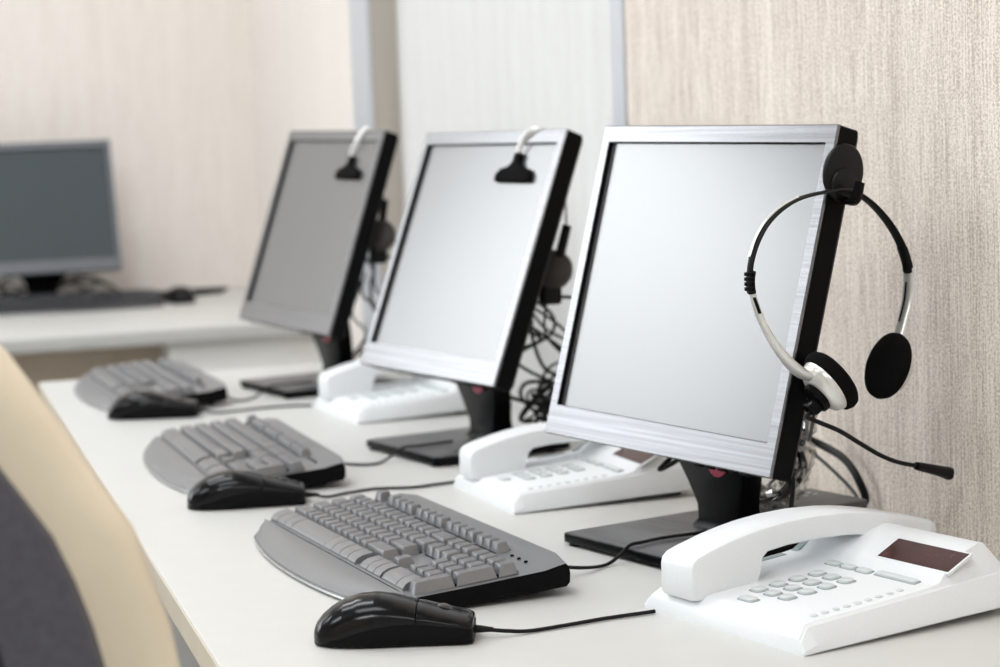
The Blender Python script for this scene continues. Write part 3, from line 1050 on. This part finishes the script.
# ---------------------------------------------------------------- single-ear headsets hung over the two rear monitors
def over_headset(i, tb, label, ear, slide, steel, tip):
    """tb = temple pad centre in panel coordinates (x, up); ear.. = world points behind the panel."""
    Pm = PM[i]
    def pw(x, up, out):
        return Pm @ Vector((x, -out, up))
    r = root('headset', tuple(pw(tb[0], tb[1], .01)), 0, label, 'headset', 'single ear headsets hung over the rear monitors')
    x, u = tb
    # T shaped temple pad
    bm = bmesh.new()
    prof = [(-.043, -.0095), (-.040, -.0125), (.040, -.0125), (.043, -.0095), (.0425, -.003), (.034, .004), (.018, .0065), (.008, .012), (.0065, .024), (-.0065, .024), (-.008, .012), (-.018, .0065), (-.034, .004), (-.0425, -.003)]
    rings = []
    for out, k in ((-.0053, .92), (-.0046, 1.0), (-.0006, 1.0), (.0010, .92), (.0014, .7)):
        rings.append([pw(x + a * k, u + b * (k if b < .01 else 1), out) for a, b in prof])
    loft(bm, rings)
    child_world('temple_pad', bm, M['foam'], r, angle=45)
    # pale steel band over the top edge, down behind the panel
    e, s0, s1 = Vector(ear), Vector(slide[0]), Vector(slide[1])
    path = [pw(x - .001, u + .019, -.0018), pw(x + .001, u + .030, .0008), pw(x + .010, u + .042, .0030), pw(x + .024, H - .003, .0030), pw(x + .032, H + .0018, -.0015), pw(x + .036, H + .0020, -.014), pw(x + .038, H + .0010, -.0295), pw(x + .041, H - .012, -.033), pw(x + .048, H - .04, -.045)] + [Vector(q) for q in steel] + [s0]
    dirw = (Pm.to_3x3() @ Vector((.86, .35, 0))).normalized()
    bm = bmesh.new()
    tube(bm, path, .0011, 8, 8, flat=dirw, r2=[.0042, .0042, .0042, .004, .0034, .002, .0016])
    child_world('headband', bm, M['band_white'], r)['label'] = 'pale steel band bent over the monitor top'
    bm = bmesh.new()
    tube(bm, [s0, s0 * .98 + s1 * .02, s1], [.0046, .0056, .0060], 12, 4)
    child_world('slider_grip', bm, M['matte_black'], r)
    ax = (Pm.to_3x3() @ Vector((.72, -.62, .10))).normalized()
    bm = bmesh.new()
    lathe(bm, [(.0005, -.010), (.020, -.010), (.0240, -.006), (.0250, 0), (.0235, .006), (.018, .009), (.0005, .0095)], frame_mx(e, ax), 36)
    child_world('ear_cushion', bm, M['brown_foam'], r)
    bm = bmesh.new()
    lathe(bm, [(.0005, -.009), (.012, -.009), (.0185, -.004), (.020, .003), (.0005, .003)], frame_mx(e - ax * .012, ax), 30)
    child_world('ear_shell', bm, M['matte_black'], r)
    bm = bmesh.new()
    c = e + Vector((-.004, 0, -.030))
    box(bm, (-.013, -.010, -.012), (.013, .010, .014), .005, 3, Matrix.Translation(c))
    child_world('boom_socket', bm, M['matte_black'], r)
    bm = bmesh.new()
    tube(bm, [c + Vector((.004, 0, -.004)), c * .4 + Vector(tip) * .6 + Vector((0, 0, .001)), Vector(tip)], .0022, 10, 5)
    child_world('microphone_boom', bm, M['matte_black'], r)
    bm = bmesh.new()
    tube(bm, [c + Vector((-.006, .0, -.010)), c + Vector((-.004, .01, -.05)), c + Vector((.02, .0, -.09)), c + Vector((-.01, .03, -.14)), Vector((c.x - .01, c.y + .04, ZD + .016))], .0016, 8, 8)
    child_world('cord', bm, M['cord'], r)
    return r


zd = Vector((0, 0, ZD))
over_headset(1, (.0800, .2635), 'headset hung over the middle monitor, its black temple pad on the screen', (.7715, 2.503, ZD + .2280),
             ((.7905, 2.50, ZD + .279), (.7800, 2.50, ZD + .243)), [(.7870, 2.51, ZD + .365), (.7895, 2.50, ZD + .320)], (.8030, 2.50, ZD + .1895))
over_headset(2, (.0865, .2520), 'blurred headset hung over the farthest monitor of the row', (.7150, 3.195, ZD + .2400),
             ((.7260, 3.20, ZD + .292), (.7200, 3.20, ZD + .258)), [(.716, 3.22, ZD + .36), (.7240, 3.205, ZD + .322)], (.7330, 3.19, ZD + .205))

# ---------------------------------------------------------------- cables and bits behind the monitors
def cable(name, label, pts, r, m='cord', cat='cable', group=None, n=10):
    bm = bmesh.new()
    tube(bm, pts, r, 8, n)
    o = link(name, bm, M[m])
    return tag(o, label, cat, group)


XC = XW - .014
cable('cable', 'thick black cable looping down the wall behind the nearest monitor', [(.875, 2.10, .845), (.905, 2.10, .815), (XC - .01, 2.085, .800), (XC - .002, 2.045, .790), (XC, 2.015, .772), (XC, 2.004, .750), (XC - .03, 2.02, ZD + .005), (.86, 2.10, ZD + .005)], .0042)
cable('cable', 'thin grey cable slanting down the wall beside the thick black loop', [(.86, 2.09, .830), (XC - .03, 2.105, .803), (XC - .01, 2.06, .778), (XC, 2.018, .752), (XC - .02, 2.00, ZD + .0024), (.85, 2.03, ZD + .0024)], .0019, 'grey_cord')
# film-wrapped bundle beside the edge of the nearest monitor
bs = root('cable_bundle', (.815, 1.90, .86), 0, 'cable bundle in crumpled clear plastic film behind the nearest monitor', 'cable')
bpath = [(.822, 1.872, .893), (.824, 1.880, .868), (.822, 1.890, .842), (.826, 1.896, .815), (.817, 1.905, .792), (.812, 1.922, .782), (.808, 1.950, .775), (.796, 1.980, .773)]
for k, (rad, off) in enumerate(((.0028, 0), (.0028, 2.1), (.0022, 4.2), (.0020, 5.3))):
    bm = bmesh.new()
    tube(bm, [Vector(p) + Vector((math.cos(off + i * 1.1), math.sin(off + i * 1.1) * .5, math.sin(off + i * 1.1) * .4)) * .0045 for i, p in enumerate(bpath)], rad, 8, 8)
    child_world('wire', bm, M['grey_cord'] if k % 2 else M['cord'], bs)
bm = bmesh.new()
Pp = spline(bpath, 6)
rings = []
for i, p in enumerate(Pp):
    t = (Pp[min(i + 1, len(Pp) - 1)] - Pp[max(i - 1, 0)]).normalized()
    u = Vector((.95, .3, 0))
    u = (u - t * u.dot(t)).normalized()
    w = t.cross(u)
    rings.append([p + (u * math.cos(2 * PI * j / 22) + w * math.sin(2 * PI * j / 22)) * (.0115 + random.uniform(-.0035, .0035) + .002 * math.sin(i * .9)) for j in range(22)])
loft(bm, rings, cap=False)
child_world('film_sleeve', bm, M['film'], bs, smooth=True, angle=12)['label'] = 'crumpled clear plastic film'
# film scrap at the foot of the neck
bm = bmesh.new()
rings = []
for i in range(7):
    t = i / 6
    p = Vector((.742, 1.855, ZD + .014)).lerp(Vector((.775, 1.80, ZD + .020)), t)
    rings.append([p + Vector((math.cos(2 * PI * j / 14) * .014, math.sin(2 * PI * j / 14) * .008, max(-.001, math.sin(2 * PI * j / 14) * .012))) * (random.uniform(.6, 1.25) * (math.sin(PI * (t * .86 + .07)) ** .5)) + Vector((0, 0, .004)) for j in range(14)])
loft(bm, rings)
tag(link('plastic_wrap', bm, M['film'], smooth=True, angle=10), 'scrap of crumpled clear film on the foot of the nearest monitor', 'plastic wrap')
cable('cable', 'short black cable hanging behind the lower corner of the nearest monitor', [(.770, 1.79, .840), (.772, 1.792, .815), (.772, 1.80, .790), (.775, 1.82, .765), (.79, 1.85, .757)], .0022)
cable('cable', 'small black cable loop poking out below the nearest monitor above the telephone', [(.770, 2.06, .835), (.755, 2.03, .822), (.735, 2.015, .810), (.728, 2.022, .800), (.745, 2.035, .802), (.775, 2.05, .812)], .0026)
# flat box by the wall
bx = root('cable_box', (.866, 1.966, ZD), .292, 'flat dark grey vented box by the wall behind the nearest monitor', 'box')
bm = bmesh.new()
prism(bm, rrect(.074, .088, .005, 3), 0.0, .028, .002)
link('case', bm, M['base_top'], bx)
for i in range(3):
    for j in range(3):
        bm = bmesh.new()
        prism(bm, rrect(.005, .003, .0010, 2, -.006 + j * .012, .014 + i * .010), .0275, .0284, 0)
        link('vent', bm, M['phone_key'], bx)

# cable tangles behind the two rear monitors
def tangle(cx, cy, top, n, label, group, seed):
    rnd = random.Random(seed)
    for k in range(n):
        x0 = cx + rnd.uniform(-.045, .05)
        y0 = cy + rnd.uniform(-.06, .08)
        pts = [(x0 - .02, y0, top - rnd.uniform(0, .05))]
        z = pts[0][2]
        m = 4
        for j in range(m):
            z -= (top - ZD - .06) / (m + .6) * rnd.uniform(.7, 1.2)
            pts.append((min(XW - .012, x0 + rnd.uniform(-.035, .045)), y0 + rnd.uniform(-.05, .05), max(z, ZD + .012)))
        # a loop near the desk
        lx, ly, lr = min(XW - .05, pts[-1][0]), pts[-1][1], rnd.uniform(.018, .032)
        for q in range(5):
            a_ = q * 1.3 + rnd.uniform(-.2, .2)
            pts.append((lx + lr * math.cos(a_) * .8, ly + lr * math.sin(a_), ZD + .050 + lr * math.sin(a_ * .9 + k) * .9))
        pts.append((lx + .01, ly + .02, ZD + .018))
        cable('cable', label, pts, rnd.choice((.0018, .0022, .0026)), 'cord', 'cable', group)


tangle(.797, 2.565, .945, 6, 'black cable in the tangle between the middle monitor and the wall', 'cables behind the middle monitor', 3)
tangle(.750, 3.225, .955, 7, 'blurred black cable in the tangle behind the farthest monitor of the row', 'cables behind the farthest monitor', 11)
rnd = random.Random(5)
for k in range(6):
    cx_, cy_ = -.02 + k * .09, 5.378 + rnd.uniform(-.004, .006)
    pts = [(cx_ + (.05 + .01 * q) * math.cos(q * 1.25 + k), cy_ + .030 * math.sin(q * 1.25 + k), ZD + .012 + .022 * (q % 3) * rnd.uniform(.5, 1.2)) for q in range(9)]
    cable('cable', 'blurred dark cable coiled under the monitor on the far desk', pts, .003, 'cord', 'cable', 'cables under the far monitor')

# ---------------------------------------------------------------- office chair
CF = Vector((math.cos(math.radians(55)), math.sin(math.radians(55)), 0))
CS = Vector((CF.y, -CF.x, 0))
TL = math.radians(12)
CN = CF * math.cos(TL) + Vector((0, 0, math.sin(TL)))
CU = -CF * math.sin(TL) + Vector((0, 0, math.cos(TL)))
C0 = Vector((.02, 1.30, ZD)) - CS * .104
ch = root('office_chair', (C0.x + CF.x * .2, C0.y + CF.y * .2, 0), 0, 'cream leather office chair with a slate grey back panel, cut off at the left', 'chair')
hw = [(-.22, .16), (-.20, .195), (-.15, .222), (-.05, .238), (.05, .243), (.127, .240), (.163, .2335), (.190, .2285), (.218, .2140), (.249, .2010), (.275, .1880), (.298, .1765), (.315, .1640), (.338, .140), (.356, .108), (.368, .065), (.371, .02)]


def cp(s, u, n):
    return C0 + CS * s + CU * u + CN * n


def bow(s, u):
    return .25 * s * s - .22 * (u - .05) ** 2          # wings forward, gentle lumbar bow


bm = bmesh.new()
rings = []
for u, w in hw:
    tk = .032 if w > .15 else .032 * (max(.2, w / .15)) ** .5
    ring_ = []
    for j in range(40):
        a = 2 * PI * j / 40
        c, s = math.cos(a), math.sin(a)
        x = w * math.copysign(abs(c) ** .55, c)
        ring_.append(cp(x, u, .032 + tk * math.copysign(abs(s) ** .8, s) + bow(x, u)))
    rings.append(ring_)
loft(bm, rings)
child_world('backrest', bm, M['leather'], ch, angle=60)


def back_panel(name, inset, depth, m, u0, u1):
    bm = bmesh.new()
    def W_(u):
        for a, b in zip(hw, hw[1:]):
            if a[0] <= u <= b[0]:
                return a[1] + (b[1] - a[1]) * (u - a[0]) / (b[0] - a[0])
        return 0.02
    N = 26
    outl = []
    for k in range(N + 1):
        u = u0 + (u1 - u0) * (.5 - .5 * math.cos(PI * k / N))
        w = W_(min(u, .371)) - inset
        for a_, b_ in ((u1 - .11, u1), (u0 + .07, u0)):
            q = (u - a_) / (b_ - a_)
            if q > 0:
                w *= math.sqrt(max(0.0, 1 - q ** 2.6))
        w = max(.004, w)
        outl.append((u, w))
    front, back = [], []
    for u, w in outl:
        front.append([cp(w * q / 8, u, .0045 + bow(w * q / 8, u) - (depth if abs(q) < 8 else 0) * (1 - (abs(q) / 8) ** 6 * .6)) for q in range(-8, 9)])
        back.append([cp(w * q / 8, u, .012 + bow(w * q / 8, u)) for q in range(-8, 9)])
    A = [[bm.verts.new(p) for p in r_] for r_ in front]
    B = [[bm.verts.new(p) for p in r_] for r_ in back]
    for G in (A, B):
        for r1, r2 in zip(G, G[1:]):
            for q in range(16):
                bm.faces.new((r1[q], r1[q + 1], r2[q + 1], r2[q]))
    for q in range(16):
        bm.faces.new((A[0][q], A[0][q + 1], B[0][q + 1], B[0][q]))
        bm.faces.new((A[-1][q], A[-1][q + 1], B[-1][q + 1], B[-1][q]))
    for k in range(N):
        for q in (0, 16):
            bm.faces.new((A[k][q], A[k + 1][q], B[k + 1][q], B[k][q]))
    return child_world(name, bm, m, ch, angle=40)


back_panel('back_panel', .030, .0055, M['chair_cloth'], -.17, .330)['label'] = 'slate grey panel on the rear of the backrest'
back_panel('back_shell', .072, .0105, M['chair_shell'], -.14, .262)['label'] = 'darker inner shell on the rear of the backrest'
# seat, mechanism, arms and star base
def cw(f, s, z):
    return Vector((C0.x, C0.y, 0)) + CF * f + CS * s + Vector((0, 0, z))


cmx = Matrix((CF, -CS, Vector((0, 0, 1)))).transposed().to_4x4()
cmx.translation = Vector((C0.x, C0.y, 0))
bm = bmesh.new()
box(bm, (.06, -.245, .41), (.54, .245, .50), .035, 4, cmx)
child_world('seat', bm, M['leather'], ch)
bm = bmesh.new()
box(bm, (.14, -.10, .365), (.40, .10, .412), .01, 2, cmx)
child_world('mechanism', bm, M['black'], ch)
bm = bmesh.new()
tube(bm, [cw(.20, 0, .385), cw(.09, 0, .39), cw(.045, 0, .45), cw(.048, 0, .56), cw(.03, 0, .66)], .012, 10, 6, flat=CS, r2=.035)
child_world('back_bracket', bm, M['black'], ch)
for s in (-1, 1):
    bm = bmesh.new()
    tube(bm, [cw(.14, s * .20, .40), cw(.14, s * .285, .42), cw(.16, s * .29, .52), cw(.20, s * .29, .64)], .011, 10, 6, flat=CF, r2=.02)
    tube(bm, [cw(.08, s * .29, .645), cw(.20, s * .29, .655), cw(.36, s * .28, .650)], .014, 12, 6, flat=CS, r2=.026)
    child_world('armrest', bm, M['black'], ch)
bm = bmesh.new()
tube(bm, [cw(.27, 0, .37), cw(.27, 0, .25), cw(.27, 0, .10)], [.022, .022, .03], 20, 3)
child_world('gas_column', bm, M['black'], ch)
for k in range(5):
    a = k * 2 * PI / 5 + .3
    dv = CF * math.cos(a) + CS * math.sin(a)
    bm = bmesh.new()
    tube(bm, [cw(.27, 0, .115) + dv * .02, cw(.27, 0, .105) + dv * .15, cw(.27, 0, .075) + dv * .29], [.022, .018, .012], 12, 4)
    lg = child_world('base_leg', bm, M['black'], ch)
    bm = bmesh.new()
    c = cw(.27, 0, .028) + dv * .285
    sd = Vector((-dv.y, dv.x, 0))
    for q in (-1, 1):
        lathe(bm, [(.004, -.008), (.024, -.008), (.028, -.004), (.028, .004), (.024, .008), (.004, .008)], frame_mx(c + sd * q * .014, sd), 24)
    tube(bm, [c + Vector((0, 0, .01)), c + Vector((0, 0, .03)), c + Vector((0, 0, .05))], .008, 10, 2)
    child_world('caster', bm, M['matte_black'], ch)

# ---------------------------------------------------------------- light
def area(name, loc, rot, sx, sy, power, col=(1, 1, 1)):
    l = bpy.data.lights.new(name, 'AREA')
    l.shape = 'RECTANGLE'
    l.size, l.size_y = sx, sy
    l.energy = power
    l.color = col
    o = bpy.data.objects.new(name, l)
    COL.objects.link(o)
    o.location = loc
    o.rotation_euler = rot
    return o


# daylight through the window in the far wall
pl = area('window_daylight', ((WX0 + WX1) / 2, YF + .06, (WZ0 + WZ1) / 2), (-PI / 2, 0, 0), WX1 - WX0 - .1, WZ1 - WZ0 - .1, 1)
pl.data.cycles.is_portal = True
# unseen area lights added below the ceiling; last two fill from behind the camera
for i, (x, y, p) in enumerate(((-.35, 4.3, 24), (-.35, 2.9, 22), (-.35, 1.4, 18), (-2.4, 4.0, 18), (-2.4, 1.8, 26), (-1.4, -.6, 44), (.1, -1.3, 18))):
    area('ceiling_fill', (x, y, ZC - .02), (0, 0, 0), 1.2, .6, p, (.945, .975, 1.0))
wd = bpy.data.worlds.new('sky')
SC.world = wd
wd.use_nodes = True
wn = wd.node_tree
bg = wn.nodes['Background']
tc = wn.nodes.new('ShaderNodeTexCoord')
sp = wn.nodes.new('ShaderNodeSeparateXYZ')
rp = wn.nodes.new('ShaderNodeValToRGB')                # hazy sky: dim near the horizon, bright higher up
rp.color_ramp.elements[0].position = 0.11
rp.color_ramp.elements[0].color = (.40, .41, .43, 1)
rp.color_ramp.elements[1].position = 0.29
rp.color_ramp.elements[1].color = (.95, .975, 1.0, 1)
dt = wn.nodes.new('ShaderNodeVectorMath')              # brighter sky lobe, aimed so the nearest screen reflects more light
dt.operation = 'DOT_PRODUCT'
dt.inputs[1].default_value = Vector((-.78, .56, .28)).normalized()
mr = wn.nodes.new('ShaderNodeMapRange')
mr.inputs['From Min'].default_value = .93
mr.inputs['From Max'].default_value = .995
mr.inputs['To Min'].default_value = 3.6
mr.inputs['To Max'].default_value = 10.8
wn.links.new(tc.outputs['Generated'], sp.inputs[0])
wn.links.new(tc.outputs['Generated'], dt.inputs[0])
wn.links.new(dt.outputs['Value'], mr.inputs['Value'])
wn.links.new(sp.outputs['Z'], rp.inputs['Fac'])
wn.links.new(rp.outputs['Color'], bg.inputs['Color'])
wn.links.new(mr.outputs['Result'], bg.inputs['Strength'])

# ---------------------------------------------------------------- camera
cam = bpy.data.cameras.new('camera')
co = bpy.data.objects.new('camera', cam)
COL.objects.link(co)
SC.camera = co
F_PX, PITCH, ROLL, HC, HEAD = 2171.4, .1039, -.0377, .4258, 0.27368
cam.sensor_width = 36
cam.lens = 36 * F_PX / 1000
fw = Vector((math.sin(HEAD), math.cos(HEAD), 0))
rt = Vector((math.cos(HEAD), -math.sin(HEAD), 0))
fwd = fw * math.cos(PITCH) + Vector((0, 0, -math.sin(PITCH)))
up = fw * math.sin(PITCH) + Vector((0, 0, math.cos(PITCH)))
r_ = rt * math.cos(ROLL) + up * math.sin(ROLL)
u_ = -rt * math.sin(ROLL) + up * math.cos(ROLL)
mx = Matrix((r_, u_, -fwd)).transposed().to_4x4()
mx.translation = (0, 0, ZD + HC)
co.matrix_world = mx
cam.clip_start = .02
cam.dof.use_dof = True
cam.dof.focus_distance = 1.82
cam.dof.aperture_fstop = 6.3

vs = SC.view_settings
vs.view_transform = 'Standard'
vs.look = 'None'
vs.exposure = 0.0
vs.gamma = 1.0
vs.use_curve_mapping = False
